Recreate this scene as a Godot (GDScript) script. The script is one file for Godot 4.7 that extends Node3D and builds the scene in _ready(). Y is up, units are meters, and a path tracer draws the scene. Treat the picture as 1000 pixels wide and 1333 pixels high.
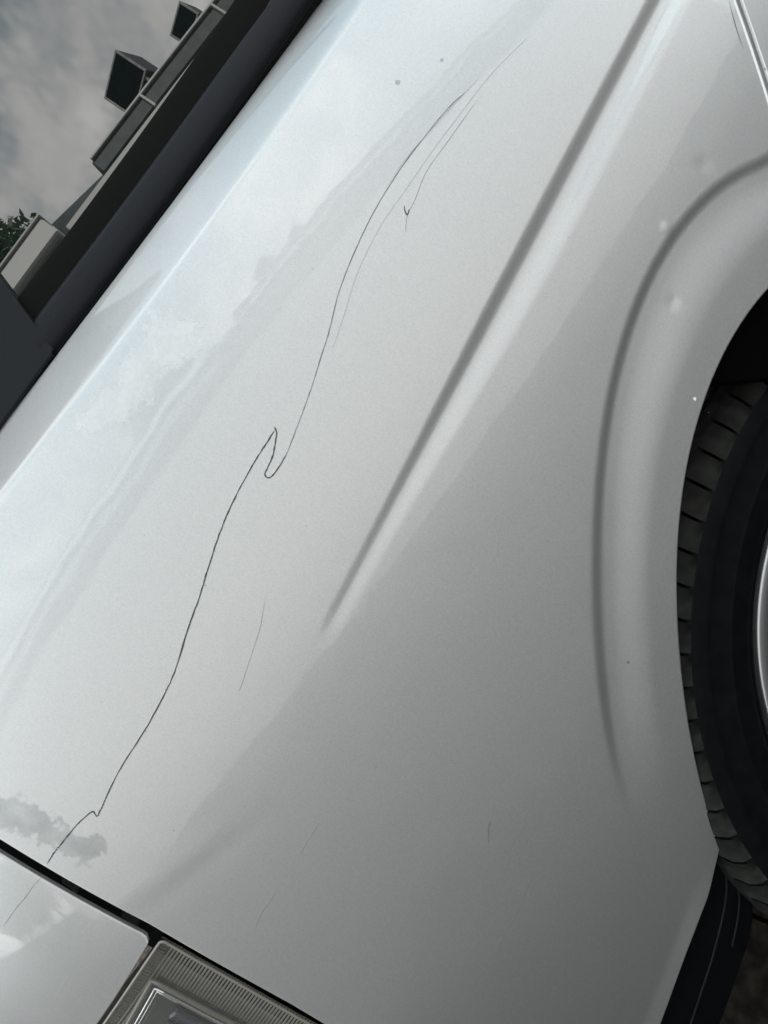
extends Node3D
# A scratched silver van side, seen close. Points on the body are given as (a, b, h): a along the body, b up its leaning side,
# h out of it, all in metres; F() turns them into the world.

const LEAN := 0.279253          # the reference plane of the body side leans back by 16 degrees
const ORIGIN_Y := 0.960         # its origin above the ground
const EYE := 0.64               # the camera stands this far out of that plane
const ROLL := 0.933751          # and is rolled by 53.5 degrees

var van: Node3D
var to_van: Transform3D
var waves := FastNoiseLite.new()
var peel := FastNoiseLite.new()
var m := {}


func F(a: float, b: float, h: float) -> Vector3:
	return Vector3(a, ORIGIN_Y + b * cos(LEAN) + h * sin(LEAN), -b * sin(LEAN) + h * cos(LEAN))


func N3(x: float, y: float, z: float) -> Vector3:
	return Vector3(x, y * cos(LEAN) + z * sin(LEAN), -y * sin(LEAN) + z * cos(LEAN))


# ---------------------------------------------------------------- small helpers
func step(a: float, b: float, x: float) -> float:
	var t := clampf((x - a) / (b - a), 0.0, 1.0)
	return t * t * (3.0 - 2.0 * t)


func soft(x: float, w: float) -> float:      # 0 below zero, x above it, rounded over w
	var z := x / w
	return w * (z if z > 30.0 else log(1.0 + exp(z)))


func bump(x: float, y: float, s: float) -> float:
	return exp(-(x * x + y * y) / (2.0 * s * s))


func part(parent: Node, called: String, mesh: Mesh, mat: Material, label := "") -> MeshInstance3D:
	var o := MeshInstance3D.new()
	o.name = called
	o.mesh = mesh
	o.material_override = mat
	parent.add_child(o, true)
	if label:
		o.set_meta("label", label)
	return o


func thing(called: String, at: Vector3, label: String, category: String, group := "") -> Node3D:
	var o := Node3D.new()
	o.name = called
	add_child(o, true)
	o.position = at
	o.set_meta("label", label)
	o.set_meta("category", category)
	if group:
		o.set_meta("group", group)
	return o


# a grid of n x k points with normals as one mesh; flip is found from the first good quad
func grid_mesh(pos: PackedVector3Array, nor: PackedVector3Array, rows: int, cols: int) -> ArrayMesh:
	var idx := PackedInt32Array()
	idx.resize((rows - 1) * (cols - 1) * 6)
	var mid := (rows / 2 - (1 if rows == 2 else 0)) * cols + cols / 2 - (1 if cols == 2 else 0)
	var face := (pos[mid + cols] - pos[mid]).cross(pos[mid + 1] - pos[mid])
	var flip := face.dot(nor[mid]) > 0.0
	var w := 0
	for i in rows - 1:
		for j in cols - 1:
			var p := i * cols + j
			var q := p + cols
			if flip:
				idx[w] = p; idx[w + 1] = p + 1; idx[w + 2] = q
				idx[w + 3] = p + 1; idx[w + 4] = q + 1; idx[w + 5] = q
			else:
				idx[w] = p; idx[w + 1] = q; idx[w + 2] = p + 1
				idx[w + 3] = p + 1; idx[w + 4] = q; idx[w + 5] = q + 1
			w += 6
	var arr := []
	arr.resize(Mesh.ARRAY_MAX)
	arr[Mesh.ARRAY_VERTEX] = pos
	arr[Mesh.ARRAY_NORMAL] = nor
	arr[Mesh.ARRAY_INDEX] = idx
	var mesh := ArrayMesh.new()
	mesh.add_surface_from_arrays(Mesh.PRIMITIVE_TRIANGLES, arr)
	return mesh


# a sheet of the body: ab(i, j) -> Vector2(a, b), high(a, b) -> h. hems: sides that are rolled inwards ("u0", "u1", "v0", "v1")
func sheet(rows: int, cols: int, ab: Callable, high: Callable, hems: Array, radius := 0.0022, back := 0.014) -> ArrayMesh:
	var A := PackedFloat64Array(); var B := PackedFloat64Array(); var H := PackedFloat64Array()
	A.resize(rows * cols); B.resize(rows * cols); H.resize(rows * cols)
	for i in rows:
		for j in cols:
			var p: Vector2 = ab.call(i, j)
			var k := i * cols + j
			A[k] = p.x; B[k] = p.y; H[k] = high.call(float(p.x), float(p.y))
	var pos := PackedVector3Array(); var nor := PackedVector3Array()
	pos.resize(rows * cols); nor.resize(rows * cols)
	for i in rows:
		for j in cols:
			var k := i * cols + j
			var u0 := maxi(i - 1, 0) * cols + j; var u1 := mini(i + 1, rows - 1) * cols + j
			var v0 := i * cols + maxi(j - 1, 0); var v1 := i * cols + mini(j + 1, cols - 1)
			var ux := A[u1] - A[u0]; var uy := B[u1] - B[u0]; var uz := H[u1] - H[u0]
			var vx := A[v1] - A[v0]; var vy := B[v1] - B[v0]; var vz := H[v1] - H[v0]
			var nx := uy * vz - uz * vy; var ny := uz * vx - ux * vz; var nz := ux * vy - uy * vx
			if nz < 0.0:
				nx = -nx; ny = -ny; nz = -nz
			var l := sqrt(nx * nx + ny * ny + nz * nz)
			pos[k] = to_van * F(A[k], B[k], H[k])
			nor[k] = (to_van.basis * N3(nx / l, ny / l, nz / l)).normalized()
	var mesh := grid_mesh(pos, nor, rows, cols)
	if hems.is_empty():
		return mesh
	var st := SurfaceTool.new()
	st.begin(Mesh.PRIMITIVE_TRIANGLES)
	st.append_from(mesh, 0, Transform3D())
	for side in hems:
		var n: int = cols if side[0] == "u" else rows
		var hp := PackedVector3Array(); var hn := PackedVector3Array()
		for s in 6:
			for e in n:
				var k: int; var k2: int
				match side:
					"u0": k = e; k2 = cols * 2 + e
					"u1": k = (rows - 1) * cols + e; k2 = (rows - 3) * cols + e
					"v0": k = e * cols; k2 = e * cols + 2
					_: k = e * cols + cols - 1; k2 = e * cols + cols - 3
				var nn := nor[k]
				var e1 := (pos[k] - pos[k2])
				e1 = (e1 - nn * e1.dot(nn)).normalized()
				var t := minf(s, 4) / 4.0 * PI / 2.0
				hp.append(pos[k] + e1 * radius * sin(t) - nn * (radius * (1.0 - cos(t)) + (back if s == 5 else 0.0)))
				hn.append((nn * cos(t) + e1 * sin(t)).normalized())
		st.append_from(grid_mesh(hp, hn, 6, n), 0, Transform3D())
	return st.commit()


func chamfer_box(size: Vector3, c: float, at := Transform3D()) -> ArrayMesh:
	var st := SurfaceTool.new()
	st.begin(Mesh.PRIMITIVE_TRIANGLES)
	add_box(st, size, c, at)
	return st.commit()


func add_box(st: SurfaceTool, size: Vector3, c: float, at := Transform3D()) -> void:
	var s := size / 2.0
	var v := func(x: int, y: int, z: int, axis: int) -> Vector3:
		var p := Vector3(x * s.x, y * s.y, z * s.z)
		for k in 3:
			if k != axis:
				p[k] -= signf(p[k]) * c
		return p
	var faces := []
	for ax in 3:
		for sg in [-1, 1]:
			var quad := []
			for q in [[-1, -1], [1, -1], [1, 1], [-1, 1]]:
				var d := [0, 0, 0]
				d[ax] = sg; d[(ax + 1) % 3] = q[0]; d[(ax + 2) % 3] = q[1]
				quad.append(v.call(d[0], d[1], d[2], ax))
			faces.append(quad)
	for ax in 3:
		var b1 := (ax + 1) % 3; var b2 := (ax + 2) % 3
		for s1 in [-1, 1]:
			for s2 in [-1, 1]:
				var d0 := [0, 0, 0]; var d1 := [0, 0, 0]
				d0[ax] = -1; d0[b1] = s1; d0[b2] = s2
				d1[ax] = 1; d1[b1] = s1; d1[b2] = s2
				faces.append([v.call(d0[0], d0[1], d0[2], b1), v.call(d1[0], d1[1], d1[2], b1), v.call(d1[0], d1[1], d1[2], b2), v.call(d0[0], d0[1], d0[2], b2)])
	for x in [-1, 1]:
		for y in [-1, 1]:
			for z in [-1, 1]:
				faces.append([v.call(x, y, z, 0), v.call(x, y, z, 1), v.call(x, y, z, 2)])
	for f in faces:
		var mid := Vector3.ZERO
		for p in f:
			mid += p
		var n: Vector3 = (f[2] - f[0]).cross(f[1] - f[0])
		if n.dot(mid) < 0.0:
			f.reverse()
			n = -n
		n = (at.basis * n).normalized()
		for t in f.size() - 2:
			for p in [f[0], f[t + 1], f[t + 2]]:
				st.set_normal(n)
				st.add_vertex(at * p)


# a profile of (z, r) points turned round the z axis, from angle t0 to t1
func lathe(profile: Array, n: int, t0 := 0.0, t1 := TAU, inward := false) -> ArrayMesh:
	var k := profile.size()
	var pos := PackedVector3Array(); var nor := PackedVector3Array()
	for i in n + 1:
		var t := t0 + (t1 - t0) * i / n
		for j in k:
			var p: Vector2 = profile[j]
			var d: Vector2 = profile[mini(j + 1, k - 1)] - profile[maxi(j - 1, 0)]
			var q := Vector2(-d.y, d.x).normalized()      # (z, r)
			if inward:
				q = -q
			pos.append(Vector3(cos(t) * p.y, sin(t) * p.y, p.x))
			nor.append(Vector3(cos(t) * q.y, sin(t) * q.y, q.x))
	return grid_mesh(pos, nor, n + 1, k)


# a round bar through points
func tube(points: Array, r: float, sides := 8) -> ArrayMesh:
	var pos := PackedVector3Array(); var nor := PackedVector3Array()
	var n := points.size()
	for i in n:
		var d: Vector3 = (points[mini(i + 1, n - 1)] - points[maxi(i - 1, 0)]).normalized()
		var x := d.cross(Vector3.UP if absf(d.y) < 0.9 else Vector3.RIGHT).normalized()
		var y := x.cross(d).normalized()
		for j in sides + 1:
			var t := TAU * j / sides
			var o := x * cos(t) + y * sin(t)
			var p: Vector3 = points[i]
			pos.append(p + o * r)
			nor.append(o)
	return grid_mesh(pos, nor, n, sides + 1)


# points of a list [a, b, a, b, ...] in millimetres, smoothed
func smooth_line(flat: Array, per := 6) -> PackedVector2Array:
	var p := PackedVector2Array()
	for i in range(0, flat.size(), 2):
		p.append(Vector2(flat[i], flat[i + 1]) * 0.001)
	var out := PackedVector2Array()
	for i in p.size() - 1:
		for s in per:
			out.append(p[i].cubic_interpolate(p[i + 1], p[maxi(i - 1, 0)], p[mini(i + 2, p.size() - 1)], float(s) / per))
	out.append(p[p.size() - 1])
	return out


# a scratch lying on a body surface: a ragged ribbon, its two raised lips and a sunk-looking middle
func scratch(flat: Array, high: Callable, wide: float, salt: int, per := 6, lift := 0.00012) -> ArrayMesh:
	var line := smooth_line(flat, per)
	var pos := PackedVector3Array(); var nor := PackedVector3Array()
	var rough := FastNoiseLite.new()
	rough.seed = salt
	rough.frequency = 1.0
	var run := 0.0
	for i in line.size():
		var d := (line[mini(i + 1, line.size() - 1)] - line[maxi(i - 1, 0)]).normalized()
		var side := Vector2(-d.y, d.x)
		if i:
			run += line[i].distance_to(line[i - 1])
		var ends := minf(minf(i, line.size() - 1 - i) / 4.0 + 0.15, 1.0)
		var w := wide * ends * (1.0 + 0.6 * rough.get_noise_1d(run * 260.0) + 0.5 * rough.get_noise_1d(run * 900.0 + 9.0))
		var off := wide * 0.35 * rough.get_noise_1d(run * 140.0 + 50.0)
		for s in [-0.5, -0.15, 0.15, 0.5]:
			var q: Vector2 = line[i] + side * (w * s + off)
			var up := lift if absf(s) > 0.3 else lift + 0.00008
			pos.append(to_van * F(q.x, q.y, high.call(float(q.x), float(q.y)) + up))
			nor.append(to_van.basis * N3(side.x * s * 0.9, side.y * s * 0.9, 1.0).normalized())
	return grid_mesh(pos, nor, line.size(), 4)


# ---------------------------------------------------------------- the shape of the body side
func crease_b(a: float) -> float:
	return -0.0165 + 0.155 * (a + 0.103)


func shoulder_b(a: float) -> float:
	return 0.254 + 0.19 * (minf(a, 0.6) - 0.03) ** 2


func belt_b(a: float) -> float:
	return 0.3035 + 0.12 * (clampf(a, -0.5, 0.6) - 0.06) ** 2


func along(a: float) -> float:
	var c := clampf(a, -0.6, 0.6)
	return -0.22 * c * c - 0.44 * c * (a - c)


func base_h(a: float, b: float) -> float:
	var s := b + 0.05
	var h := 0.128 * b - 0.5 * b * b if s > 0.0 else -0.00765 + 0.178 * s - 0.175 * s * s
	return h + along(a) - 0.55 * soft(b - shoulder_b(a), 0.0018) - 0.25 * soft(-0.3 - b, 0.05) ** 2


func poly(t: float, c: Array) -> float:
	return c[0] + t * (c[1] + t * (c[2] + t * (c[3] + t * c[4])))


const LIP := [0.30404, 0.02133, 0.0841, 0.02484, -0.01007]
const ARCH := [0.37779, 0.02845, 0.10393, -0.03539, -0.06176]
const FLANGE := [0.32972, 0.02463, 0.08839, 0.0174, -0.01275]


func lip_point(t: float) -> Vector2:
	var r := poly(t - 2.4, LIP)
	return Vector2(0.29 + r * cos(t), -0.48 + r * sin(t))


func panel_h(a: float, b: float) -> float:
	var h := base_h(a, b)
	# the pressed line that runs out towards the lamp
	var q := (b - crease_b(a)) * 0.988
	if absf(q) < 0.07 and a > -0.125:
		var g := step(-0.122, 0.27, a)
		var w := 0.45 + 0.55 * step(-0.12, 0.3, a)
		h -= 0.0038 * (g * 0.85 + 0.15 * step(-0.122, -0.08, a)) * step(0.0078 * w, -0.0072 * w, q) * (1.0 - step(-0.0078 * w, -0.031 * w, q))
	# the pressed band round the wheel arch, its outer flange and lip
	var dx := a - 0.29
	var dy := b + 0.48
	var r := sqrt(dx * dx + dy * dy)
	if r < 0.52:
		var t := atan2(dy, dx)
		if t < -1.0:
			t += TAU
		t = clampf(t, 1.2, 3.1)
		var ra := poly(minf(t, 2.86) - 2.4, ARCH)
		var rf := poly(t - 2.4, FLANGE)
		var fade := 1.0 - step(2.46, 2.86, t)
		var d := 0.0035 * fade
		h -= d * step(ra + 0.0055, ra - 0.0065, r)
		h += (d * 0.95) * step(ra - 0.012, rf, r)
		h -= 0.025 * soft(rf - r, 0.0011)
	# the turned-out edge below, a soft dent, stone dents
	if a < -0.06 and b < -0.4:
		var e := (b + 0.472 - 0.43 * (a + 0.111)) / 1.088
		h += 0.2 * soft(0.016 - e, 0.002) * step(-0.07, -0.16, a)
	var k := b + 0.047 + 0.25 * (a + 0.34)
	if absf(k) < 0.05 and absf(a + 0.345) < 0.12:
		h += 0.0003 * (k / 0.009) * exp(-k * k / 0.000162) * exp(-(a + 0.345) * (a + 0.345) / 0.005)
	if a > 0.25 and b < 0.0:
		h += 0.00055 * bump(a - 0.3383, b + 0.0499, 0.0036) - 0.00038 * bump(a - 0.2924, b + 0.0918, 0.0035) - 0.0004 * bump(a - 0.4074, b + 0.043, 0.005)
	# pressings are never quite flat, and paint has a skin
	return h + 0.00011 * waves.get_noise_2d(a, b) + 0.000009 * peel.get_noise_2d(a, b)


func gap_a(b: float) -> float:       # the rear edge of the big panel
	return -0.408 - 0.065 * maxf(b + 0.05, 0.0) - 0.05 * maxf(-0.2 - b, 0.0)


func corner_h(a: float, b: float) -> float:   # beyond the gap the body turns the corner
	var d := a + 0.42
	return base_h(a, b) - 0.9 * d * d - 0.001 + 0.00011 * waves.get_noise_2d(a + 3.0, b) + 0.0000055 * peel.get_noise_2d(a, b)


func glass_h(a: float, b: float) -> float:
	var far := maxf(a - 0.45, 0.0)
	return -0.040 + 0.052 * (b - 0.36) - 0.03 * a * a - 0.22 * far * far


# ---------------------------------------------------------------- materials
func mat(color: Color, rough: float, metal := 0.0, shine := 0.5) -> StandardMaterial3D:     # colour in linear values
	var x := StandardMaterial3D.new()
	x.metallic_specular = shine
	x.albedo_color = color.linear_to_srgb()
	x.roughness = rough
	x.metallic = metal
	return x


func noise_tex(freq: float, octaves: int, lo: float, hi: float, salt: int, size := 512) -> ImageTexture:
	var n := FastNoiseLite.new()
	n.seed = salt
	n.frequency = freq
	n.fractal_octaves = octaves
	var im := n.get_seamless_image(size, size, false, false, 0.15)
	im.convert(Image.FORMAT_RGB8)
	for y in size:
		for x in size:
			var v := im.get_pixel(x, y).r
			v = clampf(lo + (hi - lo) * clampf((v - 0.5) * 1.7 + 0.5, 0.0, 1.0), 0.0, 1.0)
			im.set_pixel(x, y, Color(v, v, v))
	return ImageTexture.create_from_image(im)


func flake_tex(salt: int, size := 512) -> ImageTexture:
	var rng := RandomNumberGenerator.new()
	rng.seed = salt
	var im := Image.create_empty(size, size, false, Image.FORMAT_RGB8)
	for y in size:
		for x in size:
			var v := 0.945 + rng.randfn(0.0, 0.032)
			im.set_pixel(x, y, Color(clampf(v, 0, 1), clampf(v, 0, 1), clampf(v + rng.randfn(0.0, 0.008), 0, 1)))
	return ImageTexture.create_from_image(im)


func tri(x: StandardMaterial3D, tex: Texture2D, metres: float) -> StandardMaterial3D:
	x.albedo_texture = tex
	x.uv1_triplanar = true
	x.uv1_world_triplanar = true
	x.uv1_scale = Vector3.ONE / metres
	return x


func rough_map(x: StandardMaterial3D, tex: Texture2D) -> StandardMaterial3D:
	x.roughness_texture = tex
	return x


func make_materials() -> void:
	var flakes := flake_tex(11)
	var grime := noise_tex(0.012, 5, 0.72, 1.0, 5)
	var fine := noise_tex(0.05, 4, 0.75, 1.0, 9)
	var paint := mat(Color(0.597, 0.604, 0.603), 0.42, 0.78)
	paint.clearcoat_enabled = true
	paint.clearcoat = 1.0
	paint.clearcoat_roughness = 0.035
	m.paint = tri(paint, flakes, 0.24)
	m.seal = mat(Color(0.004, 0.0038, 0.004), 0.6, 0.0, 0.22)
	m.border = tri(mat(Color(0.007, 0.007, 0.0065), 0.75, 0.0, 0.22), fine, 0.04)
	m.moulding = rough_map(tri(mat(Color(0.009, 0.0108, 0.0148), 0.5, 0.0, 0.3), fine, 0.06), fine)
	m.cover = rough_map(tri(mat(Color(0.016, 0.019, 0.022), 0.6, 0.0, 0.28), fine, 0.02), fine)
	var glass := mat(Color(0.006, 0.009, 0.009), 0.0)
	glass.metallic_specular = 0.95
	glass.clearcoat_enabled = true
	glass.clearcoat = 1.0
	glass.clearcoat_roughness = 0.0
	m.glass = glass
	m.plastic = rough_map(tri(mat(Color(0.0035, 0.0047, 0.0065), 0.6, 0.0, 0.22), fine, 0.05), fine)
	m.ridge = mat(Color(0.008, 0.010, 0.012), 0.45, 0.0, 0.35)
	m.channel = rough_map(tri(mat(Color(0.0035, 0.0045, 0.0042), 0.5, 0.0, 0.2), grime, 0.05), fine)
	m.black = mat(Color(0.002, 0.002, 0.002), 0.95, 0.0, 0.1)
	m.tread = tri(mat(Color(0.027, 0.028, 0.0255), 0.9, 0.0, 0.2), grime, 0.12)
	m.tyre = tri(mat(Color(0.0035, 0.004, 0.005), 0.62, 0.0, 0.22), grime, 0.15)
	m.alloy = mat(Color(0.54, 0.55, 0.56), 0.35, 0.9)
	m.scratch = mat(Color(0.055, 0.055, 0.06), 0.6)
	m.scratch_mid = mat(Color(0.17, 0.175, 0.18), 0.5, 0.3)
	m.scratch_pale = mat(Color(0.42, 0.43, 0.43), 0.5, 0.4)
	m.scratch_faint = mat(Color(0.25, 0.26, 0.26), 0.5, 0.5)
	for k in [["reflection_pale", Color(0.96, 0.96, 0.95), 0.36, 0.8], ["scuff", Color(0.9, 0.9, 0.9), 0.10, 0.6], ["reflection_dull", Color(0.30, 0.31, 0.31), 0.27, 0.0]]:  # pale and dull films are painted reflections; scuff is wear
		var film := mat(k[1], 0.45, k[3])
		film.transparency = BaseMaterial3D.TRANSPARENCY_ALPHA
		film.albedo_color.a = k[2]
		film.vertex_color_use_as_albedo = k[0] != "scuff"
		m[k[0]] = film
	m.scratch_white = mat(Color(0.8, 0.8, 0.8), 0.6)
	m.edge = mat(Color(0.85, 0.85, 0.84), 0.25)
	var lens := StandardMaterial3D.new()
	lens.transparency = BaseMaterial3D.TRANSPARENCY_ALPHA
	lens.albedo_color = Color(0.85, 0.85, 0.8, 0.06)
	lens.roughness = 0.03
	m.lens = lens
	m.lens_edge = mat(Color(0.24, 0.23, 0.20), 0.25)
	m.reflector = rough_map(tri(mat(Color(0.12, 0.113, 0.096), 0.4, 0.4), grime, 0.08), fine)
	m.rib = mat(Color(0.18, 0.17, 0.145), 0.3, 0.5)
	m.lamp_dark = mat(Color(0.02, 0.021, 0.023), 0.35)
	m.facet = mat(Color(0.022, 0.030, 0.045), 0.2)
	m.chrome = mat(Color(0.62, 0.63, 0.64), 0.12, 1.0)
	m.asphalt = rough_map(tri(mat(Color(0.086, 0.086, 0.083), 0.95, 0.0, 0.3), noise_tex(0.06, 5, 0.5, 1.0, 21), 1.3), fine)
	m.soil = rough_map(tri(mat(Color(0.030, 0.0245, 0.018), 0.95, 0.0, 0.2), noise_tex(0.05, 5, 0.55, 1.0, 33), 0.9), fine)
	m.wall = tri(mat(Color(0.44, 0.443, 0.44), 0.8), noise_tex(0.02, 4, 0.90, 1.0, 15), 5.0)
	m.white_wall = mat(Color(0.70, 0.70, 0.65), 0.75)
	m.rail = mat(Color(0.50, 0.50, 0.46), 0.5)
	m.roof = tri(mat(Color(0.05, 0.065, 0.062), 0.6), grime, 1.5)
	m.pane = mat(Color(0.05, 0.06, 0.065), 0.08)
	m.unit = tri(mat(Color(0.42, 0.42, 0.39), 0.6), grime, 0.6)
	m.unit_side = tri(mat(Color(0.07, 0.075, 0.072), 0.6), grime, 0.5)
	m.grille = mat(Color(0.006, 0.0065, 0.0065), 1.0, 0.0, 0.08)
	m.bark = tri(mat(Color(0.10, 0.08, 0.06), 0.9), grime, 0.4)
	var leaf := mat(Color(0.05, 0.085, 0.035), 0.6)
	leaf.backlight_enabled = true
	leaf.backlight = Color(0.2, 0.25, 0.12)
	leaf.cull_mode = BaseMaterial3D.CULL_DISABLED
	m.leaf = leaf


# ---------------------------------------------------------------- sky
func sky_image() -> ImageTexture:
	var w := 1024
	var h := 512
	var big := FastNoiseLite.new()
	big.seed = 4
	big.frequency = 1.5
	big.fractal_octaves = 6
	big.fractal_gain = 0.52
	big.domain_warp_enabled = true
	big.domain_warp_amplitude = 0.35
	big.domain_warp_frequency = 1.2
	var im := Image.create_empty(w, h, false, Image.FORMAT_RGBF)
	for y in h:
		var up := (0.5 - (y + 0.5) / h) * PI
		for x in w:
			var t := (x + 0.5) / w * TAU
			var d := Vector3(cos(up) * sin(t), sin(up), cos(up) * cos(t))
			var c := Color(0.25, 0.24, 0.22)
			if up > 0.0:
				var flat := d / (d.y + 0.35)
				var n := big.get_noise_3d(flat.x * 1.3, flat.y, flat.z * 1.3)
				var cloud := smoothstep(-0.20, 0.26, n)
				var clear := Color(0.345, 0.455, 0.515).lerp(Color(0.61, 0.66, 0.67), pow(1.0 - d.y, 3.0))
				var thick := Color(0.85, 0.84, 0.825).lerp(Color(1.16, 1.145, 1.12), smoothstep(0.1, 0.5, n))
				c = clear.lerp(thick, cloud) * (1.0 - 0.2 * d.y)
			im.set_pixel(x, y, c)
	return ImageTexture.create_from_image(im)


# ---------------------------------------------------------------- the scene
func _ready() -> void:
	var cam := Camera3D.new()
	cam.name = "camera"
	add_child(cam)
	var right := Vector3(cos(ROLL), -cos(LEAN) * sin(ROLL), sin(LEAN) * sin(ROLL))
	var up := Vector3(sin(ROLL), cos(LEAN) * cos(ROLL), -sin(LEAN) * cos(ROLL))
	var out := Vector3(0.0, sin(LEAN), cos(LEAN))
	cam.transform = Transform3D(Basis(right, up, out), F(0.0, 0.0, EYE))
	cam.fov = 66.02
	cam.near = 0.02
	cam.far = 600.0
	cam.current = true
	var env := Environment.new()
	var sky := Sky.new()
	var pan := PanoramaSkyMaterial.new()
	pan.panorama = sky_image()
	sky.sky_material = pan
	env.background_mode = Environment.BG_SKY
	env.sky = sky
	env.background_energy_multiplier = 1.0
	env.ambient_light_source = Environment.AMBIENT_SOURCE_SKY
	env.tonemap_mode = Environment.TONE_MAPPER_LINEAR
	env.tonemap_exposure = 3.2
	env.sdfgi_enabled = true
	env.ssao_enabled = true
	env.ssil_enabled = true
	var world := WorldEnvironment.new()
	world.name = "world_environment"
	world.environment = env
	add_child(world)
	var sun := DirectionalLight3D.new()
	sun.name = "sun"
	sun.light_energy = 0.9
	sun.light_angular_distance = 3.0
	sun.light_color = Color(1.0, 0.99, 0.98)
	sun.shadow_enabled = true
	sun.rotation = Vector3(deg_to_rad(-50.0), deg_to_rad(160.0), 0.0)
	add_child(sun)

	waves.seed = 2
	waves.frequency = 11.0
	waves.fractal_octaves = 2
	peel.seed = 3
	peel.frequency = 130.0
	peel.fractal_octaves = 2
	make_materials()

	var g := MeshInstance3D.new()
	g.name = "ground"
	var plane := PlaneMesh.new()
	plane.size = Vector2(500, 500)
	g.mesh = plane
	g.material_override = m.asphalt
	g.set_meta("kind", "structure")
	g.set_meta("label", "worn dark asphalt yard under and beside the van")
	add_child(g)

	var earth_strip := MeshInstance3D.new()
	earth_strip.name = "added_earth_strip"
	earth_strip.mesh = chamfer_box(Vector3(7.0, 0.004, 3.2), 0.001, Transform3D(Basis(), Vector3(1.2, 0.004, -0.95)))
	earth_strip.material_override = m.soil  # brown earth, added to darken the ground and what the lower panel reflects
	earth_strip.set_meta("kind", "structure")
	earth_strip.set_meta("label", "added strip of dark brown earth under the van")
	add_child(earth_strip)
	build_building()
	build_trees()

	# the van stands with its wheel on the ground at this place, turned a little from the lens
	var hub := F(0.271, -0.560, -0.195)
	van = thing("van", Vector3(hub.x, 0.0, hub.z), "silver van with a long jagged scratch across its side panel", "van")
	van.rotation.y = deg_to_rad(12.0)
	to_van = van.transform.affine_inverse()
	build_panels()
	build_scratches()
	build_window()
	build_lamp()
	build_skirt()
	build_wheel()
	build_hull()


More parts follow.
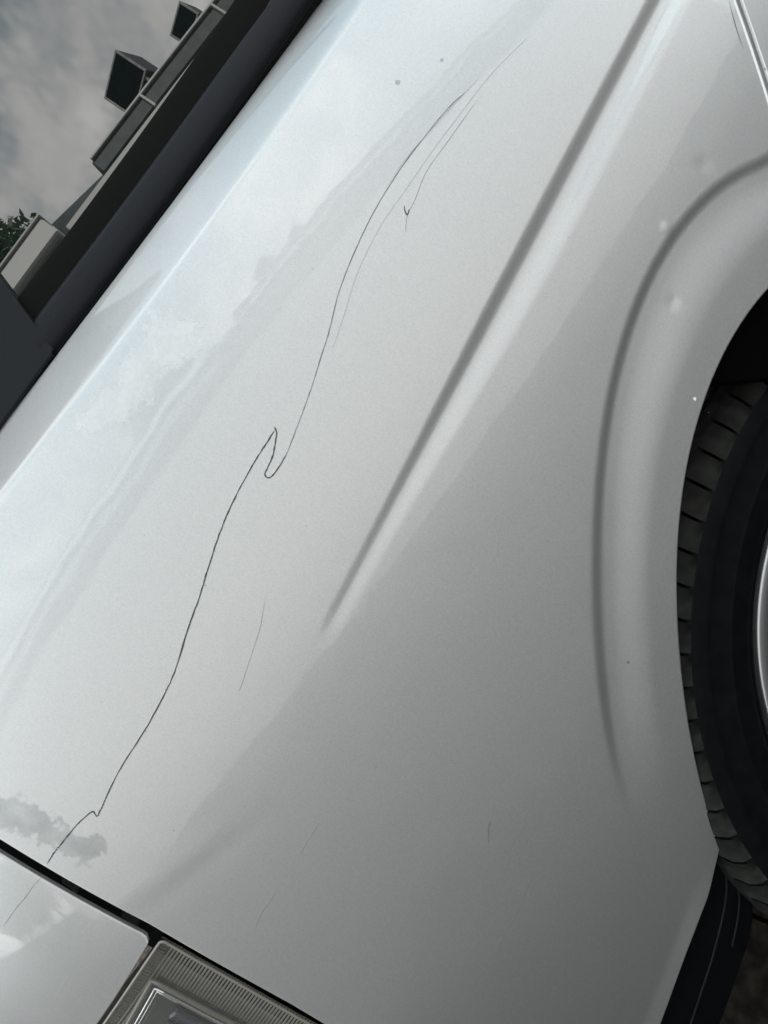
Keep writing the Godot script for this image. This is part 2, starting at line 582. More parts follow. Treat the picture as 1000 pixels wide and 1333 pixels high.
# ---------------------------------------------------------------- body panels
func build_panels() -> void:
	var low := [Vector2(-0.37, -0.591), Vector2(-0.336, -0.575), Vector2(-0.253, -0.534), Vector2(-0.180, -0.500), Vector2(-0.137, -0.482), Vector2(-0.111, -0.472), Vector2(-0.079, -0.455), Vector2(-0.068, -0.449)]
	var cols := 560
	var rows := 300
	var inner := PackedVector2Array(); var outer := PackedVector2Array()
	for j in cols:
		var t: float
		if j < 90:
			t = 0.18 * j / 89.0
		elif j < 290:
			t = 0.18 + 0.32 * (j - 89) / 200.0
		else:
			t = 0.5 + 0.5 * (j - 289) / float(cols - 1 - 289)
		if t <= 0.18:
			var s := t / 0.18 * (low.size() - 1)
			var k := mini(int(s), low.size() - 2)
			var p: Vector2 = low[k]
			inner.append(p.cubic_interpolate(low[k + 1], low[maxi(k - 1, 0)], low[mini(k + 2, low.size() - 1)], s - k))
		else:
			inner.append(lip_point(lerpf(3.0547, 1.18, (t - 0.18) / 0.82)))
		if t <= 0.5:
			var b: float
			if t < 0.18:
				b = lerpf(-0.36, -0.12, t / 0.18)
			elif t < 0.36:
				b = lerpf(-0.12, 0.098, (t - 0.18) / 0.18)
			else:
				b = lerpf(0.098, belt_b(-0.43), (t - 0.36) / 0.14)
			outer.append(Vector2(gap_a(b), b))
		else:
			var a := lerpf(gap_a(0.33), 0.78, (t - 0.5) / 0.5)
			outer.append(Vector2(a, belt_b(a)))
	var ab := func(i: int, j: int) -> Vector2:
		return inner[j].lerp(outer[j], float(i) / (rows - 1))
	part(van, "side_panel", sheet(rows, cols, ab, panel_h, ["u0", "u1", "v1"]), m.paint, "silver side panel with a long jagged scratch above the wheel")

	# the next panel beyond the seam at the upper right
	var seam0 := Vector2(0.415, -0.175)
	var seam1 := Vector2(0.78, belt_b(0.78))
	var gap := Vector2(0.0075, -0.005)
	var ab2 := func(i: int, j: int) -> Vector2:
		var v := j / 119.0
		var p := seam0.lerp(seam1, v) + gap
		var q := Vector2(2.3, lerpf(-0.62, seam1.y, v))
		return p.lerp(q, pow(i / 79.0, 1.5))
	var door_h := func(a: float, b: float) -> float:
		return panel_h(a, b) if a < 0.75 else base_h(a, b)
	part(van, "door_panel", sheet(80, 120, ab2, door_h, ["u0", "v1"]), m.paint)
	# the step behind the seam, and the pale edge beads on both sides of it
	var ab3 := func(i: int, j: int) -> Vector2:
		return seam0.lerp(seam1, j / 39.0) + gap * (i * 1.6 - 0.3)
	part(van, "seam_floor", sheet(4, 40, ab3, func(a: float, b: float) -> float: return base_h(a, b) - 0.004, []), m.paint)
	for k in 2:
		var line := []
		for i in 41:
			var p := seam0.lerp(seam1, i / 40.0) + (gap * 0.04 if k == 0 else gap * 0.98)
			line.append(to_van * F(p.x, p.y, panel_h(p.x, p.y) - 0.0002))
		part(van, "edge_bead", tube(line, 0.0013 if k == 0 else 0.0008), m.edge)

	# the panel past the gap, turning the corner of the body
	var ab4 := func(i: int, j: int) -> Vector2:
		var u := i / 89.0
		var v := j / 79.0
		var b := lerpf(-0.0585, 0.296, v)
		var a0 := gap_a(b) - 0.0152 - 0.005 * pow(maxf(0.0, 1.0 - (b + 0.0585) / 0.007), 2.0)
		var a := lerpf(a0, -0.86, u)
		return Vector2(a, b - 0.11 * (1.0 - v) * clampf(-a - 0.43, 0.0, 0.4) * (1.0 - u))
	part(van, "corner_panel", sheet(90, 80, ab4, corner_h, ["u0", "v0", "v1"], 0.0018, 0.003), m.paint)

	# the dark channel at the bottom of the gap, with two clips in it
	var ab5 := func(i: int, j: int) -> Vector2:
		var b := lerpf(-0.42, 0.32, j / 79.0)
		return Vector2(gap_a(b) + lerpf(0.012, -0.034, i / 7.0), b)
	part(van, "gap_channel", sheet(8, 80, ab5, func(a: float, b: float) -> float: return base_h(a, b) - 0.017 - 6.0 * pow(a - gap_a(b) + 0.011, 2.0), []), m.channel)
	for c in [[-0.4195, 0.0256], [-0.4165, -0.034]]:
		var e := chamfer_box(Vector3(0.013, 0.02, 0.008), 0.003)
		var o := part(van, "gap_clip", e, m.seal)
		o.transform = to_van * Transform3D(Basis(Vector3.RIGHT, -LEAN), F(c[0], c[1], base_h(c[0], c[1]) - 0.011))


const SCRATCHES := {
	"main": [-412.5, 52.5, -400.3, 53.1, -382.3, 52.3, -368.1, 51.5, -354.1, 49.2, -347.7, 47.1, -348.4, 44.0, -348.7, 41.5, -343.7, 42.4, -336.3, 43.4, -328.2, 45.2, -300.9, 49.3, -261.5, 51.5, -224.6, 56.1, -202.9, 60.8, -174.4, 70.4, -145.3, 78.8, -122.9, 86.4, -101.7, 93.3, -89.1, 97.0, -74.5, 100.7, -50.0, 104.9, -27.8, 107.5, -9.5, 108.7, 0.7, 109.3],
	"hook": [2.6, 111.5, 1.3, 108.6, -2.3, 105.6, -16.1, 98.9, -26.4, 96.3, -31.8, 95.3, -33.6, 92.1, -31.1, 89.8, -22.6, 89.1, -8.5, 90.7],
	"upper": [-20.4, 89.2, -8.5, 90.7, 10.1, 95.7, 28.8, 101.0, 48.4, 107.1, 74.1, 116.2, 91.3, 122.1, 122.2, 135.1, 161.6, 145.8, 195.3, 152.2, 231.8, 155.9, 271.2, 156.7, 302.6, 155.9, 323.9, 152.3],
	"second": [75.8, 109.8, 102.3, 118.0, 143.3, 132.2, 185.1, 140.1, 222.6, 142.1, 260.7, 144.3, 300.8, 145.1, 347.8, 145.6, 395.5, 140.8],
	"third": [193.2, 121.2, 199.7, 125.3, 206.2, 128.5, 220.9, 131.5, 245.6, 137.9, 279.8, 139.3, 322.0, 141.4],
	"tick": [210.5, 135.5, 207.4, 132.1, 205.3, 128.6, 208.1, 129.1, 210.6, 130.1],
	"fourth": [211.0, 156.1, 244.6, 157.5, 275.0, 156.3, 304.8, 154.3, 339.4, 151.5],
	"short": [-115.3, 34.8, -125.6, 29.7, -137.4, 24.3, -162.9, 16.1, -181.0, 10.2, -190.6, 8.0],
	"faint": [-246.1, -113.5, -266.3, -115.6, -282.8, -117.2],
	"faint2": [-317.2, -120.4, -333.4, -122.0, -345.9, -122.5, -363.9, -127.6],
	"pale": [-178.1, -301.5, -198.0, -307.5, -219.6, -314.4, -246.2, -319.2, -267.1, -328.1],
	"mark": [-163.2, -236.3, -169.6, -240.0, -180.3, -247.9],
	"door": [550.8, 24.4, 533.8, 5.1, 521.4, -12.2],
	"c1": [-424.8, 49.6, -436.9, 50.9, -452.9, 51.1, -468.9, 52.2, -493.0, 52.3],
	"c2": [-476.5, -16.8, -514.3, -20.6, -555.7, -24.8],
}


func build_scratches() -> void:
	var panel: Node = van.get_node("side_panel")
	var corner: Node = van.get_node("corner_panel")
	var k := 1
	for s in [["main", 0.00115, m.scratch], ["hook", 0.0011, m.scratch], ["upper", 0.0007, m.scratch_mid], ["second", 0.0004, m.scratch_pale], ["third", 0.00042, m.scratch_faint], ["tick", 0.0009, m.scratch],
			["fourth", 0.0004, m.scratch_pale], ["short", 0.0004, m.scratch_faint], ["faint", 0.0004, m.scratch_faint], ["faint2", 0.0004, m.scratch_faint], ["pale", 0.0003, m.scratch_faint], ["mark", 0.0013, m.scratch_mid], ["door", 0.0005, m.scratch_mid]]:
		k += 1
		part(panel, "scratch", scratch(SCRATCHES[s[0]], panel_h, s[1], k, 6, 0.00012 + 0.00001 * k), s[2])
	for s in [["main", 0.0026, 61], ["hook", 0.0024, 62], ["upper", 0.0016, 63]]:
		part(panel, "scuff", scratch(SCRATCHES[s[0]], panel_h, s[1], s[2], 8, 0.00002), m.scuff)
	part(corner, "scratch", scratch(SCRATCHES.c1, corner_h, 0.0006, 31), m.scratch_faint)
	part(corner, "scratch", scratch(SCRATCHES.c2, corner_h, 0.0005, 32), m.scratch_pale)
	for c in [[0.2388, -0.158, 0.0016, m.scratch_white], [0.0214, -0.2513, 0.0015, m.scratch_mid], [0.2933, 0.2028, 0.0024, m.scratch_pale], [0.3319, 0.1857, 0.0016, m.scratch_pale], [0.5222, -0.0385, 0.0012, m.scratch_mid]]:
		var pos := PackedVector3Array(); var nor := PackedVector3Array()
		var rng := RandomNumberGenerator.new()
		rng.seed = k
		k += 1
		for i in 3:
			rng.seed = k
			for j in 13:
				var r: float = c[2] * i / 2.0 * (rng.randf_range(0.7, 1.2) if j < 12 else 1.0)
				var q := Vector2(c[0] + cos(TAU * j / 12.0) * r, c[1] + sin(TAU * j / 12.0) * r)
				pos.append(to_van * F(q.x, q.y, panel_h(q.x, q.y) + 0.0003 - 0.0001 * i))
				nor.append(to_van.basis * N3(0, 0, 1))
		part(panel, "paint_chip", grid_mesh(pos, nor, 3, 13), c[3])


	# reflections in the paint, painted on as ragged pale and dull films
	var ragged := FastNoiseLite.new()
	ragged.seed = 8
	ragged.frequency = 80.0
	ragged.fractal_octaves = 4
	for c in [[[20, 247, 32, 218, 20, 198, -16, 208, -39, 206, -63, 212, -83, 225, -95, 240, -89, 248, -46, 237, -23, 242, -1, 239], m.reflection_pale],
			[[-392, 133, -373, 93, -374, 66, -373, 47, -362, 27, -372, 19, -391, 24, -396, 40, -393, 50, -400, 77, -415, 121], m.reflection_dull]]:
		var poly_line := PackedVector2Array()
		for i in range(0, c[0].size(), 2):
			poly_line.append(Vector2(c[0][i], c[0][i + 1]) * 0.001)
		part(panel, "painted_reflection", reflection_film(poly_line, ragged), c[1])
	var rng2 := RandomNumberGenerator.new()
	rng2.seed = 41
	for i in 26:
		var q := Vector2(rng2.randf_range(-0.33, 0.34), rng2.randf_range(-0.3, 0.22))
		var o := part(panel, "speck", chamfer_box(Vector3(1, 0.8, 0.5) * rng2.randf_range(0.0005, 0.001), 0.0001), m.scratch_faint if i % 2 else m.scratch_pale)
		o.transform = to_van * Transform3D(Basis(Vector3.BACK, rng2.randf() * 3.0), F(q.x, q.y, panel_h(q.x, q.y)))

	var worn := smooth_line(SCRATCHES.main, 8)
	for i in 22:
		var at := worn[rng2.randi_range(4, worn.size() - 4)] + Vector2(rng2.randfn(), rng2.randfn()) * 0.0008
		var o := part(panel, "flake", chamfer_box(Vector3(rng2.randf_range(0.8, 2.2), 0.9, 0.4) * 0.00075, 0.0001), m.scratch_mid if i % 3 else m.scratch_white)
		o.transform = to_van * Transform3D(Basis(Vector3.BACK, rng2.randf() * 3.0), F(at.x, at.y, panel_h(at.x, at.y)))


func reflection_film(outline: PackedVector2Array, ragged: FastNoiseLite) -> ArrayMesh:  # film mesh for a painted reflection
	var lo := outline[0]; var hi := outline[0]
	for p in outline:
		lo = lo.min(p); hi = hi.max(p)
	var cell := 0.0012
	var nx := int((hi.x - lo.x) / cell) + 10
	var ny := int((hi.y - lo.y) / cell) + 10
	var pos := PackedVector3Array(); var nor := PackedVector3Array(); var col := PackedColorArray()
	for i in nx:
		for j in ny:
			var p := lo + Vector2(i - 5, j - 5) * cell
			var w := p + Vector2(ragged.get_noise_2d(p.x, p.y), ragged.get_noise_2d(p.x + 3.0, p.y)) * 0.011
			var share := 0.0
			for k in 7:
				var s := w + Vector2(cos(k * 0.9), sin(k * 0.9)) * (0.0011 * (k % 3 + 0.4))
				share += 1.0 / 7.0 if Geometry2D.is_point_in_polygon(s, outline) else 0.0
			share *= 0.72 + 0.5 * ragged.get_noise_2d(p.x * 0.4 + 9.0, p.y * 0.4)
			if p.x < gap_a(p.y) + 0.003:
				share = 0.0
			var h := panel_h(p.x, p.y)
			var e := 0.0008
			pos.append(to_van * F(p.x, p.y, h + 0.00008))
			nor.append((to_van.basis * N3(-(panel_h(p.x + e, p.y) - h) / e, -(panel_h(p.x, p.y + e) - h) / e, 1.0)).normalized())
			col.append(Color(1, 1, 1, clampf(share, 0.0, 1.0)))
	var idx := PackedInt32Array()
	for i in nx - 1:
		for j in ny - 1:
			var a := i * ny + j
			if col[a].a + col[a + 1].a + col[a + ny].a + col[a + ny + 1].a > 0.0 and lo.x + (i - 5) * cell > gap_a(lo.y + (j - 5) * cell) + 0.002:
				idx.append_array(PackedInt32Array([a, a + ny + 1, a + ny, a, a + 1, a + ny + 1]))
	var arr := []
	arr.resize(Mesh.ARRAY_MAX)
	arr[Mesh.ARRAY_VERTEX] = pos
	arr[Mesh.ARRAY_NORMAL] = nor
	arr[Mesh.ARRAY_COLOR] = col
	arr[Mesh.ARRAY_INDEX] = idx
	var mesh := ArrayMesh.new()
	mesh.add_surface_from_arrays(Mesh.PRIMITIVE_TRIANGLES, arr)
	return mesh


# ---------------------------------------------------------------- side window and what frames it
func band(called: String, a0: float, a1: float, profile: Array, matl: Material, bend := 0.10) -> void:
	# profile: (b above the belt line, h) points, swept along a
	var n := profile.size()
	var per := 6
	var rows := (n - 1) * per + 1
	var pts := PackedVector2Array()
	for i in n - 1:
		for s in per:
			var p: Vector2 = profile[i]
			pts.append(p.cubic_interpolate(profile[i + 1], profile[maxi(i - 1, 0)], profile[mini(i + 2, n - 1)], float(s) / per))
	pts.append(profile[n - 1])
	var pos := PackedVector3Array(); var nor := PackedVector3Array()
	for i in rows:
		var d := (pts[mini(i + 1, rows - 1)] - pts[maxi(i - 1, 0)]).normalized()
		for j in 60:
			var a := lerpf(a0, a1, j / 59.0)
			var b := belt_b(a) + pts[i].x
			pos.append(to_van * F(a, b, pts[i].y + rail_h(a, bend)))
			nor.append(to_van.basis * N3(0, -d.y, d.x))
	part(van, called, grid_mesh(pos, nor, rows, 60), matl)


func rail_h(a: float, bend: float) -> float:
	var far := maxf(a - 0.45, 0.0)
	return -bend * a * a - 0.22 * far * far


func build_window() -> void:
	var e0 := Vector2(-0.0595, 0.303)
	var e1 := Vector2(0.094, 0.80)
	var ab := func(i: int, j: int) -> Vector2:
		var b := lerpf(0.335, 0.80, j / 39.0)
		var a0 := lerpf(e0.x, e1.x, (b - e0.y) / (e1.y - e0.y)) - 0.02
		return Vector2(lerpf(a0, 1.25, i / 59.0), b)
	part(van, "window_glass", sheet(60, 40, ab, glass_h, []), m.glass, "dark tinted side window reflecting clouds and a roof line")
	# from the glass down to the panel: matt border, satin moulding, rubber seal
	band("glass_border", -0.07, 1.25, [Vector2(0.058, -0.0395), Vector2(0.0575, -0.0375), Vector2(0.050, -0.0372), Vector2(0.036, -0.0385), Vector2(0.026, -0.041)], m.border, 0.05)
	band("belt_moulding", -0.062, 1.25, [Vector2(0.0375, -0.046), Vector2(0.0362, -0.0385), Vector2(0.031, -0.0345), Vector2(0.017, -0.0328), Vector2(0.0065, -0.036), Vector2(0.003, -0.043)], m.moulding)
	band("belt_seal", -0.46, 1.25, [Vector2(0.010, -0.044), Vector2(0.0055, -0.0385), Vector2(0.0025, -0.0385), Vector2(0.0002, -0.0435), Vector2(-0.004, -0.052)], m.seal)
	var ab2 := func(i: int, j: int) -> Vector2:
		var b := lerpf(0.3045, 0.80, j / 39.0)
		var a0 := lerpf(e0.x, e1.x, (b - e0.y) / (e1.y - e0.y))
		return Vector2(lerpf(a0, -0.62, i / 29.0), b + 0.006 * (1.0 - j / 39.0))
	part(van, "pillar_cover", sheet(30, 40, ab2, func(a: float, b: float) -> float: return -0.031 + 0.052 * (b - 0.36) - 0.1 * a * a, ["u0", "v0"], 0.003, 0.012), m.cover, "plain dark grey cover behind the window")


# ---------------------------------------------------------------- lamp below the corner panel
func lens_h(a: float, b: float) -> float:
	var d := a + 0.42
	return base_h(a, b) - 0.75 * d * d - 0.002


func lamp_top(a: float) -> float:
	return -0.0665 - 0.06 * clampf(-0.42 - a, 0.0, 0.5)


func build_lamp() -> void:
	var edge := func(b: float) -> float: return -0.4185 + 0.02 * clampf(b + 0.15, -0.2, 0.0)
	var lens := func(i: int, j: int) -> Vector2:
		var u := i / 49.0
		var v := j / 49.0
		var a: float = lerpf(edge.call(lerpf(-0.0665, -0.36, v)), -0.80, u)
		var cut := 0.004 * pow(maxf(0.0, 1.0 - v * 40.0), 2.0)
		if i == 0:
			a -= cut
		return Vector2(a, lerpf(lamp_top(a), -0.36, v))
	part(van, "lamp_lens", sheet(50, 50, lens, lens_h, []), m.lens, "clear lamp lens with fine ribs behind it")
	# the moulded rim of the lens: down the edge by the gap and back along the top
	var rim := []
	for i in 41:
		var b := lerpf(-0.36, -0.0705, i / 40.0)
		rim.append(to_van * F(edge.call(b), b, lens_h(edge.call(b), b) - 0.001))
	for i in 5:
		var t := (i + 1) / 6.0 * PI / 2.0
		var c: float = edge.call(-0.0705)
		rim.append(to_van * F(c - 0.004 + 0.004 * cos(t), -0.0705 + 0.004 * sin(t), lens_h(c, -0.068) - 0.001))
	for i in 41:
		var a := lerpf(-0.4225, -0.80, i / 40.0)
		rim.append(to_van * F(a, lamp_top(a), lens_h(a, lamp_top(a)) - 0.001))
	part(van, "lens_rim", tube(rim, 0.0013), m.lens_edge)
	# the body of the lamp behind the lens
	var back := func(i: int, j: int) -> Vector2:
		var u := i / 39.0
		var v := j / 59.0
		var b := lerpf(-0.066, -0.36, v)
		return Vector2(lerpf(edge.call(b) + 0.0005, -0.79, u), b)
	part(van, "lamp_reflector", sheet(40, 60, back, func(a: float, b: float) -> float: return lens_h(a, b) - 0.018 + 0.012 * exp(-(a + 0.4185) * (a + 0.4185) / 0.00004), []), m.reflector)
	var st := SurfaceTool.new()
	st.begin(Mesh.PRIMITIVE_TRIANGLES)
	for k in 80:                              # fine level ribs, a few pixels apart: one piece
		var b := -0.0795 - 0.0034 * k
		var pts := []
		var reach := -0.78 if k < 2 else -0.461
		for i in 22:
			var a := lerpf(edge.call(b) - 0.0046, reach, i / 21.0)
			pts.append(to_van * F(a, b - 0.11 * clampf(-0.42 - a, 0.0, 0.5) * 0.5, lens_h(a, b) - 0.0155))
		st.append_from(tube(pts, 0.0009, 6), 0, Transform3D())
	var ribs := part(van, "lens_rib", st.commit(), m.rib)
	ribs.set_meta("kind", "stuff")
	st = SurfaceTool.new()
	st.begin(Mesh.PRIMITIVE_TRIANGLES)
	for k in 90:                              # short ticks along the top border
		var a := -0.425 - 0.0036 * k
		st.append_from(tube([to_van * F(a, lamp_top(a) - 0.0025, lens_h(a, -0.07) - 0.006), to_van * F(a - 0.001, lamp_top(a) - 0.0095, lens_h(a, -0.078) - 0.0085)], 0.0006, 5), 0, Transform3D())
	var ticks := part(van, "border_tick", st.commit(), m.rib)
	ticks.set_meta("kind", "stuff")
	# the inner lamp: a stepped bright frame round dark bluish facets
	var frame_at := func(k: float) -> Array:
		return [Vector2(-0.80, -0.083 - k - 0.14 * 0.33), Vector2(-0.467 - k, -0.0835 - k), Vector2(-0.463 - k * 0.9, -0.36)]
	for k in 5:
		var c: Array = frame_at.call(0.0035 * k + (0.004 if k else 0.0))
		var pts := []
		for i in 30:
			var p: Vector2 = c[0].lerp(c[1], i / 29.0)
			pts.append(to_van * F(p.x, p.y, lens_h(p.x, p.y) - 0.010 - 0.0022 * k))
		for i in range(1, 30):
			var p: Vector2 = c[1].lerp(c[2], i / 29.0)
			pts.append(to_van * F(p.x, p.y, lens_h(p.x, p.y) - 0.010 - 0.0022 * k))
		part(van, "lamp_frame", tube(pts, 0.0020 if k else 0.0026, 8), m.rib if k == 0 else m.chrome)
	var wall := func(i: int, j: int) -> Vector2:
		return Vector2(lerpf(-0.468, -0.79, i / 19.0), lerpf(-0.0845 - 0.14 * clampf(i / 19.0 * 0.322, 0, 1), -0.36, j / 19.0))
	part(van, "lamp_bowl", sheet(20, 20, wall, func(a: float, b: float) -> float: return lens_h(a, b) - 0.0145, []), m.lamp_dark)
	for k in 18:
		var o := part(van, "lamp_facet", chamfer_box(Vector3(0.0135, 0.17, 0.006), 0.0015), m.facet)
		var a := -0.488 - 0.015 * k
		o.transform = to_van * Transform3D(Basis(Vector3.UP, -0.45 - 0.7 * (k % 2)) * Basis(Vector3.RIGHT, -LEAN + 0.24), F(a, -0.20 - 0.0025 * k, lens_h(a, -0.2) - 0.0105))


# ---------------------------------------------------------------- black skirt below the panel
func build_skirt() -> void:
	var top := [Vector2(-0.058, -0.444), Vector2(-0.11, -0.468), Vector2(-0.180, -0.496), Vector2(-0.253, -0.530), Vector2(-0.37, -0.586), Vector2(-0.50, -0.64)]
	var bot := [Vector2(-0.078, -0.487), Vector2(-0.096, -0.536), Vector2(-0.132, -0.570), Vector2(-0.165, -0.588), Vector2(-0.232, -0.625), Vector2(-0.36, -0.69)]
	var at := func(c: Array, v: float) -> Vector2:
		var s := v * (c.size() - 1)
		var k := mini(int(s), c.size() - 2)
		var p: Vector2 = c[k]
		return p.cubic_interpolate(c[k + 1], c[maxi(k - 1, 0)], c[mini(k + 2, c.size() - 1)], s - k)
	var ab := func(i: int, j: int) -> Vector2:
		return at.call(top, j / 59.0).lerp(at.call(bot, j / 59.0), i / 19.0)
	var high := func(a: float, b: float) -> float:
		return base_h(a, b) - 0.012 - 0.0035 * sin(clampf((b + 0.472 - 0.43 * (a + 0.111)) / -0.05, 0.0, 1.0) * PI)
	part(van, "skirt", sheet(20, 60, ab, high, ["u1", "v0"], 0.004, 0.03), m.plastic, "black plastic skirt under the silver panel behind the wheel")
	for k in 2:
		var pts := []
		for j in 40:
			var v := 0.02 + (0.98 if k == 0 else 0.4) * j / 39.0
			var p: Vector2 = at.call(top, v).lerp(at.call(bot, v), 0.5 + 0.12 * v if k == 0 else 0.74 + 0.1 * v)
			pts.append(to_van * F(p.x, p.y, high.call(p.x, p.y) + 0.0006))
		part(van, "skirt_ridge", tube(pts, 0.0013 if k == 0 else 0.0011), m.ridge)


# ---------------------------------------------------------------- wheel (its parts lie round the z axis)
func tread_block(z0: float, z1: float, half: float, slant: float, shoulder: bool) -> ArrayMesh:
	var prof := []
	if shoulder:
		prof = [Vector2(z0, 0.3365), Vector2(z0 - 0.003, 0.3455), Vector2(z0 - 0.010, 0.3515), Vector2(z0 - 0.02, 0.354), Vector2(z1 + 0.001, 0.3555), Vector2(z1, 0.3545), Vector2(z1, 0.343)]
	else:
		prof = [Vector2(z0, 0.343), Vector2(z0, 0.3548), Vector2(z0 - 0.001, 0.3558), Vector2(z1 + 0.001, 0.3562), Vector2(z1, 0.3552), Vector2(z1, 0.343)]
	var st := SurfaceTool.new()
	st.begin(Mesh.PRIMITIVE_TRIANGLES)
	var ring := func(t: float) -> Array:
		var out := []
		for p in prof:
			var q: float = t + slant * (p.x - z0)
			out.append(Vector3(cos(q) * p.y, sin(q) * p.y, p.x))
		return out
	var rings := [ring.call(-half), ring.call(0.0), ring.call(half)]
	for i in 2:
		for j in prof.size() - 1:
			var q := [rings[i][j], rings[i + 1][j], rings[i + 1][j + 1], rings[i][j + 1]]
			for x in [0, 1, 2, 0, 2, 3]:
				st.add_vertex(q[x])
	for end in [0, 2]:
		var c: Array = rings[end]
		for j in range(1, c.size() - 1):
			for p in ([c[0], c[j], c[j + 1]] if end else [c[0], c[j + 1], c[j]]):
				st.add_vertex(p)
	st.generate_normals()
	return st.commit()


func build_wheel() -> void:
	var wheel := Node3D.new()
	wheel.name = "wheel"
	van.add_child(wheel)
	wheel.position = Vector3(0.0, 0.368, 0.0)
	wheel.scale = Vector3.ONE * 1.035
	wheel.rotation.y = deg_to_rad(-0.6)
	var side := [Vector2(-0.038, 0.247), Vector2(-0.030, 0.252), Vector2(-0.018, 0.256), Vector2(-0.008, 0.2635), Vector2(-0.006, 0.266), Vector2(-0.0075, 0.268), Vector2(-0.003, 0.272), Vector2(0.0015, 0.280), Vector2(0.0025, 0.295), Vector2(0.0035, 0.2965), Vector2(0.0035, 0.2995), Vector2(0.0020, 0.301),
		Vector2(0.001, 0.312), Vector2(-0.0005, 0.3195), Vector2(0.0008, 0.321), Vector2(0.0, 0.325), Vector2(-0.002, 0.336), Vector2(-0.006, 0.341), Vector2(-0.014, 0.344), Vector2(-0.09, 0.346), Vector2(-0.17, 0.344), Vector2(-0.182, 0.335), Vector2(-0.188, 0.30), Vector2(-0.18, 0.23)]
	part(wheel, "tyre", lathe(side, 200), m.tyre)
	var n := 72
	var a := tread_block(-0.003, -0.029, TAU / n * 0.5 - 0.0045, 1.0, true)
	var b := tread_block(-0.050, -0.088, TAU / n * 0.5 - 0.0015, 1.6, false)
	var c := tread_block(-0.095, -0.135, TAU / n * 0.5 - 0.0015, 1.6, false)
	for k in n:
		part(wheel, "tread_block", a, m.tread).rotation.z = TAU * k / n
		part(wheel, "tread_block", b, m.tread).rotation.z = TAU * (k + 0.35) / n
		part(wheel, "tread_block", c, m.tread).rotation.z = TAU * (k + 0.6) / n
	var ring := [Vector2(-0.10, 0.2325), Vector2(-0.03, 0.234), Vector2(-0.020, 0.2335), Vector2(-0.017, 0.2355), Vector2(-0.017, 0.2455), Vector2(-0.0195, 0.2485), Vector2(-0.030, 0.249)]
	part(wheel, "tread_rib", lathe([Vector2(-0.0275, 0.343), Vector2(-0.0275, 0.3545), Vector2(-0.029, 0.3552), Vector2(-0.043, 0.3556), Vector2(-0.0445, 0.354), Vector2(-0.0445, 0.343)], 200), m.tread)
	part(wheel, "rim", lathe(ring, 160), m.alloy)
	for k in 10:
		var st := SurfaceTool.new()
		st.begin(Mesh.PRIMITIVE_TRIANGLES)
		add_box(st, Vector3(0.185, 0.034, 0.016), 0.004, Transform3D(Basis(Vector3.UP, 0.05), Vector3(0.147, 0.0, -0.031)))
		part(wheel, "spoke", st.commit(), m.alloy).rotation.z = TAU * (k + 0.32) / 10.0
	part(wheel, "hub_cap", lathe([Vector2(-0.03, 0.066), Vector2(-0.02, 0.062), Vector2(-0.014, 0.05), Vector2(-0.012, 0.025), Vector2(-0.012, 0.001)], 48), m.alloy)
	part(wheel, "brake_drum", lathe([Vector2(-0.09, 0.20), Vector2(-0.075, 0.19), Vector2(-0.07, 0.15), Vector2(-0.07, 0.001)], 64), m.black)
	# the dark liner of the wheel arch
	var liner := lathe([Vector2(-0.075, 0.372), Vector2(-0.09, 0.376), Vector2(-0.20, 0.39), Vector2(-0.30, 0.39), Vector2(-0.315, 0.36), Vector2(-0.315, 0.001)], 90, -0.25, PI + 0.3, true)
	var o := part(van, "arch_liner", liner, m.black)
	o.position = Vector3(0.0, 0.368, 0.0)
	var flap := func(i: int, j: int) -> Vector2:
		return Vector2(0.238, -0.133).lerp(Vector2(0.42, -0.325), j / 9.0) + Vector2(0.16, 0.14) * (i / 9.0)
	part(van, "added_black_flap", sheet(10, 10, flap, func(a: float, b: float) -> float: return base_h(a, b) - 0.022, ["u0"], 0.003, 0.03), m.black)  # added black flap, put in only to darken the space over the tyre


# ---------------------------------------------------------------- the rest of the body, past the frame
func build_hull() -> void:
	part(van, "underbody", chamfer_box(Vector3(3.0, 0.3, 1.24), 0.02, Transform3D(Basis(), Vector3(1.6, 0.42, -0.97))), m.black)
	part(van, "underbody", chamfer_box(Vector3(0.46, 0.2, 1.5), 0.02, Transform3D(Basis(), Vector3(-0.62, 0.44, -0.87))), m.black)
	part(van, "cabin_light_block", chamfer_box(Vector3(3.7, 1.05, 1.2), 0.05, Transform3D(Basis(), Vector3(1.25, 1.24, -1.02))), m.black)  # unseen black box, added to block light inside the body
	part(van, "roof", chamfer_box(Vector3(3.9, 0.10, 1.42), 0.04, Transform3D(Basis(), Vector3(1.25, 1.80, -0.99))), m.paint)
	var ab := func(i: int, j: int) -> Vector2:
		return Vector2(lerpf(-0.62, 1.9, i / 39.0), lerpf(0.795, 0.90, j / 11.0))
	part(van, "roof_rail", sheet(40, 12, ab, func(a: float, b: float) -> float: return -0.022 - 0.06 * a * a - 2.2 * (b - 0.795) ** 2, ["v0"]), m.paint)


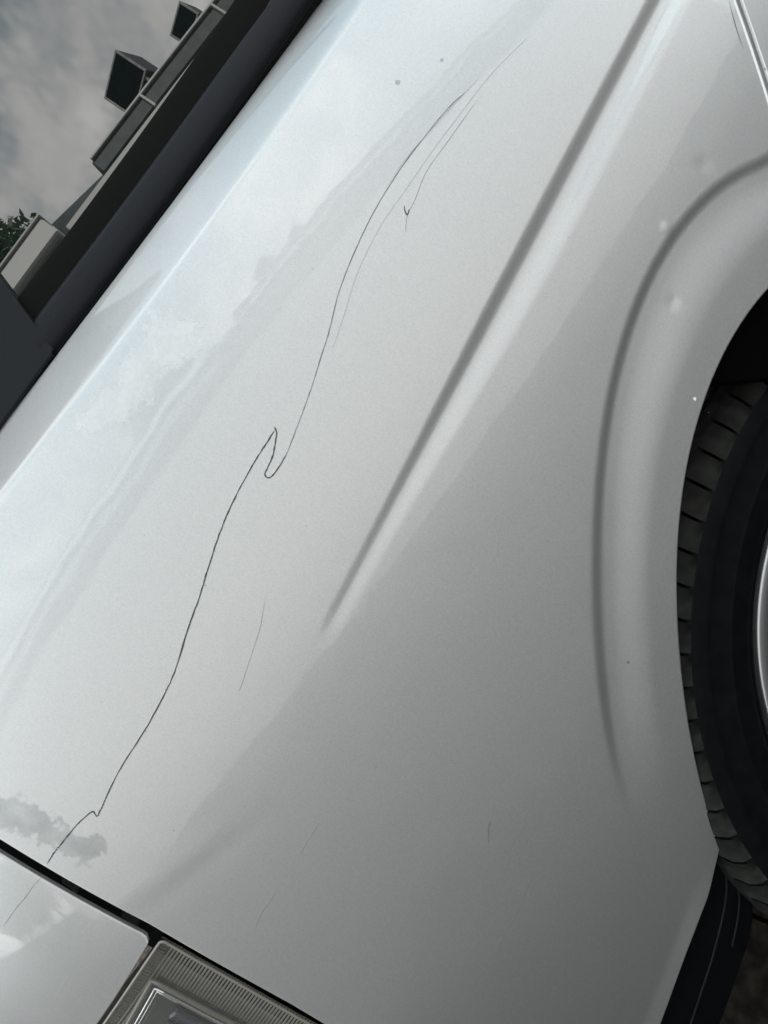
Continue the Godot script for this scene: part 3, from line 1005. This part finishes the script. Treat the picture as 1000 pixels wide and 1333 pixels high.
# ---------------------------------------------------------------- across the yard, seen in the glass and in the paint
func build_building() -> void:
	var z := 11.0
	var o := thing("long_building", Vector3(12.0, 0.0, z), "long pale building with a roof rail, reflected in the side window", "building")
	# hipped dark roof at the near end and the white block beside it
	var w := thing("white_block", Vector3(-8.22, 0.0, z - 0.1), "pale block with a bright parapet at the left end of the roof line", "building")
	part(w, "wall", chamfer_box(Vector3(17.5, 10.1, 7.0), 0.02, Transform3D(Basis(), Vector3(0.0, 5.05, 3.597))), m.wall)
	part(w, "parapet", chamfer_box(Vector3(17.6, 0.42, 0.34), 0.03, Transform3D(Basis(), Vector3(0.0, 10.28, 0.1))), m.white_wall)
	part(w, "parapet_cap", chamfer_box(Vector3(17.66, 0.05, 0.42), 0.01, Transform3D(Basis(), Vector3(0.0, 10.52, 0.1))), m.rail)
	part(o, "wall", chamfer_box(Vector3(23.4, 9.75, 9.0), 0.02, Transform3D(Basis(), Vector3(-0.5, 4.875, 4.5))), m.wall)
	part(o, "fascia", chamfer_box(Vector3(22.8, 0.16, 0.5), 0.02, Transform3D(Basis(), Vector3(0.1, 9.89, 0.02))), m.rail)
	part(o, "roof_band", chamfer_box(Vector3(21.5, 0.30, 8.9), 0.02, Transform3D(Basis(), Vector3(0.65, 10.165, 4.25))), m.roof)
	part(o, "eave_shade_strip", chamfer_box(Vector3(22.9, 0.6, 0.1), 0.01, Transform3D(Basis(), Vector3(0.0, 9.15, -0.03))), m.roof)  # dark strip on the wall, stands in for shade under the eave
	part(w, "eave_shade_strip", chamfer_box(Vector3(17.5, 0.6, 0.1), 0.01, Transform3D(Basis(), Vector3(0.02, 9.15, 0.067))), m.roof)
	part(o, "roof_rail", chamfer_box(Vector3(21.4, 0.055, 0.09), 0.012, Transform3D(Basis(), Vector3(0.65, 10.34, -0.2))), m.rail)
	for k in 6:
		part(o, "rail_post", chamfer_box(Vector3(0.05, 0.36, 0.06), 0.008, Transform3D(Basis(), Vector3(-8.6 + 2.1 * k, 10.16, -0.22))), m.rail)
	var hip := SurfaceTool.new()
	hip.begin(Mesh.PRIMITIVE_TRIANGLES)
	var p := [Vector3(-11.4, 9.9, 0.0), Vector3(-10.0, 9.9, 0.0), Vector3(-10.0, 9.9, 3.0), Vector3(-11.4, 9.9, 3.0), Vector3(-11.38, 10.62, 0.3), Vector3(-10.05, 10.40, 0.3), Vector3(-10.05, 10.40, 2.6), Vector3(-11.38, 10.62, 2.6)]
	for q in [[0, 1, 5, 4], [1, 2, 6, 5], [2, 3, 7, 6], [3, 0, 4, 7], [4, 5, 6, 7]]:
		for x in [0, 2, 1, 0, 3, 2]:
			hip.add_vertex(p[q[x]])
	hip.generate_normals()
	part(o, "roof_end", hip.commit(), m.roof)
	ac_unit(Vector3(3.70, 10.60, z + 0.45), 0.88, 0.78, "boxy air conditioner with a black grille, alone above the middle of the roof rail")
	ac_unit(Vector3(5.25, 10.60, z + 0.45), 0.62, 0.52, "smaller air conditioner further along the roof rail, at the top of the window")


func ac_unit(at: Vector3, w: float, h: float, label: String) -> void:
	var o := thing("air_conditioner", at, label, "air conditioner", "air conditioners on the roof edge")
	o.rotation.y = deg_to_rad(32.0)
	var d := w * 0.72
	part(o, "casing", chamfer_box(Vector3(w, h - 0.06, d), 0.015, Transform3D(Basis(), Vector3(0, h / 2 + 0.03, 0))), m.unit_side)
	part(o, "front_grille", chamfer_box(Vector3(w - 0.09, h - 0.15, 0.02), 0.004, Transform3D(Basis(), Vector3(0, h / 2 + 0.03, -d / 2 - 0.008))), m.grille)
	for k in 16:
		part(o, "slat", chamfer_box(Vector3(w - 0.1, 0.024, 0.012), 0.003, Transform3D(Basis(Vector3.RIGHT, 0.2), Vector3(0, 0.12 + (h - 0.2) * k / 15.0, -d / 2 - 0.018))), m.grille)
	for s in [-1, 1]:
		part(o, "frame_bar", chamfer_box(Vector3(0.045, h - 0.06, 0.03), 0.006, Transform3D(Basis(), Vector3(s * (w / 2 - 0.02), h / 2 + 0.03, -d / 2 - 0.012))), m.unit)
		part(o, "frame_bar", chamfer_box(Vector3(w - 0.09, 0.04, 0.03), 0.006, Transform3D(Basis(), Vector3(0, h / 2 + 0.03 + s * (h / 2 - 0.05), -d / 2 - 0.012))), m.unit)
		part(o, "foot", chamfer_box(Vector3(0.06, 0.34, d), 0.008, Transform3D(Basis(), Vector3(s * w * 0.35, -0.11, 0))), m.unit)


func build_trees() -> void:
	var spots := [[-2.0, 20.0, 21.4, 3.2, "tall bushy tree rising behind the white block"], [-20.4, 9.5, 5.4, 2.3, "round tree left of the white block, nearest to it"], [-24.5, 8.0, 5.0, 2.2, "low spreading tree furthest along the yard edge"], [-24.0, 13.5, 7.0, 2.8, "taller tree behind the two low ones at the yard edge"]]
	var rng := RandomNumberGenerator.new()
	rng.seed = 77
	for s in spots:
		var o := thing("tree", Vector3(s[0], 0.0, s[1]), s[4], "tree", "trees round the yard")
		var h: float = s[2]
		var r: float = s[3]
		var st := SurfaceTool.new()
		st.begin(Mesh.PRIMITIVE_TRIANGLES)
		st.append_from(tube([Vector3.ZERO, Vector3(0.05, h * 0.3, 0.03), Vector3(-0.04, h * 0.62, 0.0)], 0.16, 9), 0, Transform3D())
		for k in 6:
			var t := TAU * k / 6.0
			st.append_from(tube([Vector3(0, h * 0.45, 0), Vector3(cos(t) * r * 0.35, h * 0.62, sin(t) * r * 0.35), Vector3(cos(t) * r * 0.6, h * 0.78, sin(t) * r * 0.6)], 0.06, 6), 0, Transform3D())
		part(o, "trunk", st.commit(), m.bark)
		st = SurfaceTool.new()
		st.begin(Mesh.PRIMITIVE_TRIANGLES)
		for k in 64:
			var dir := Vector3(rng.randfn(), rng.randfn() * 0.8, rng.randfn()).normalized() * pow(rng.randf(), 0.5)
			var mid := Vector3(0, h - r * 1.05, 0) + dir * Vector3(r, r * 0.95, r) * 0.85
			var size := r * rng.randf_range(0.22, 0.42)
			for l in 130:
				var q := mid + Vector3(rng.randfn(), rng.randfn(), rng.randfn()).normalized() * size * pow(rng.randf(), 0.4)
				var x := Vector3(rng.randfn(), rng.randfn(), rng.randfn()).normalized() * rng.randf_range(0.09, 0.19)
				var y := x.cross(Vector3(rng.randfn(), rng.randfn(), rng.randfn()).normalized()) * 0.6
				for v in [q - x, q + y, q + x, q - x, q + x, q - y]:
					st.add_vertex(v)
		st.generate_normals()
		var crown := part(o, "crown", st.commit(), m.leaf)
		crown.set_meta("kind", "stuff")
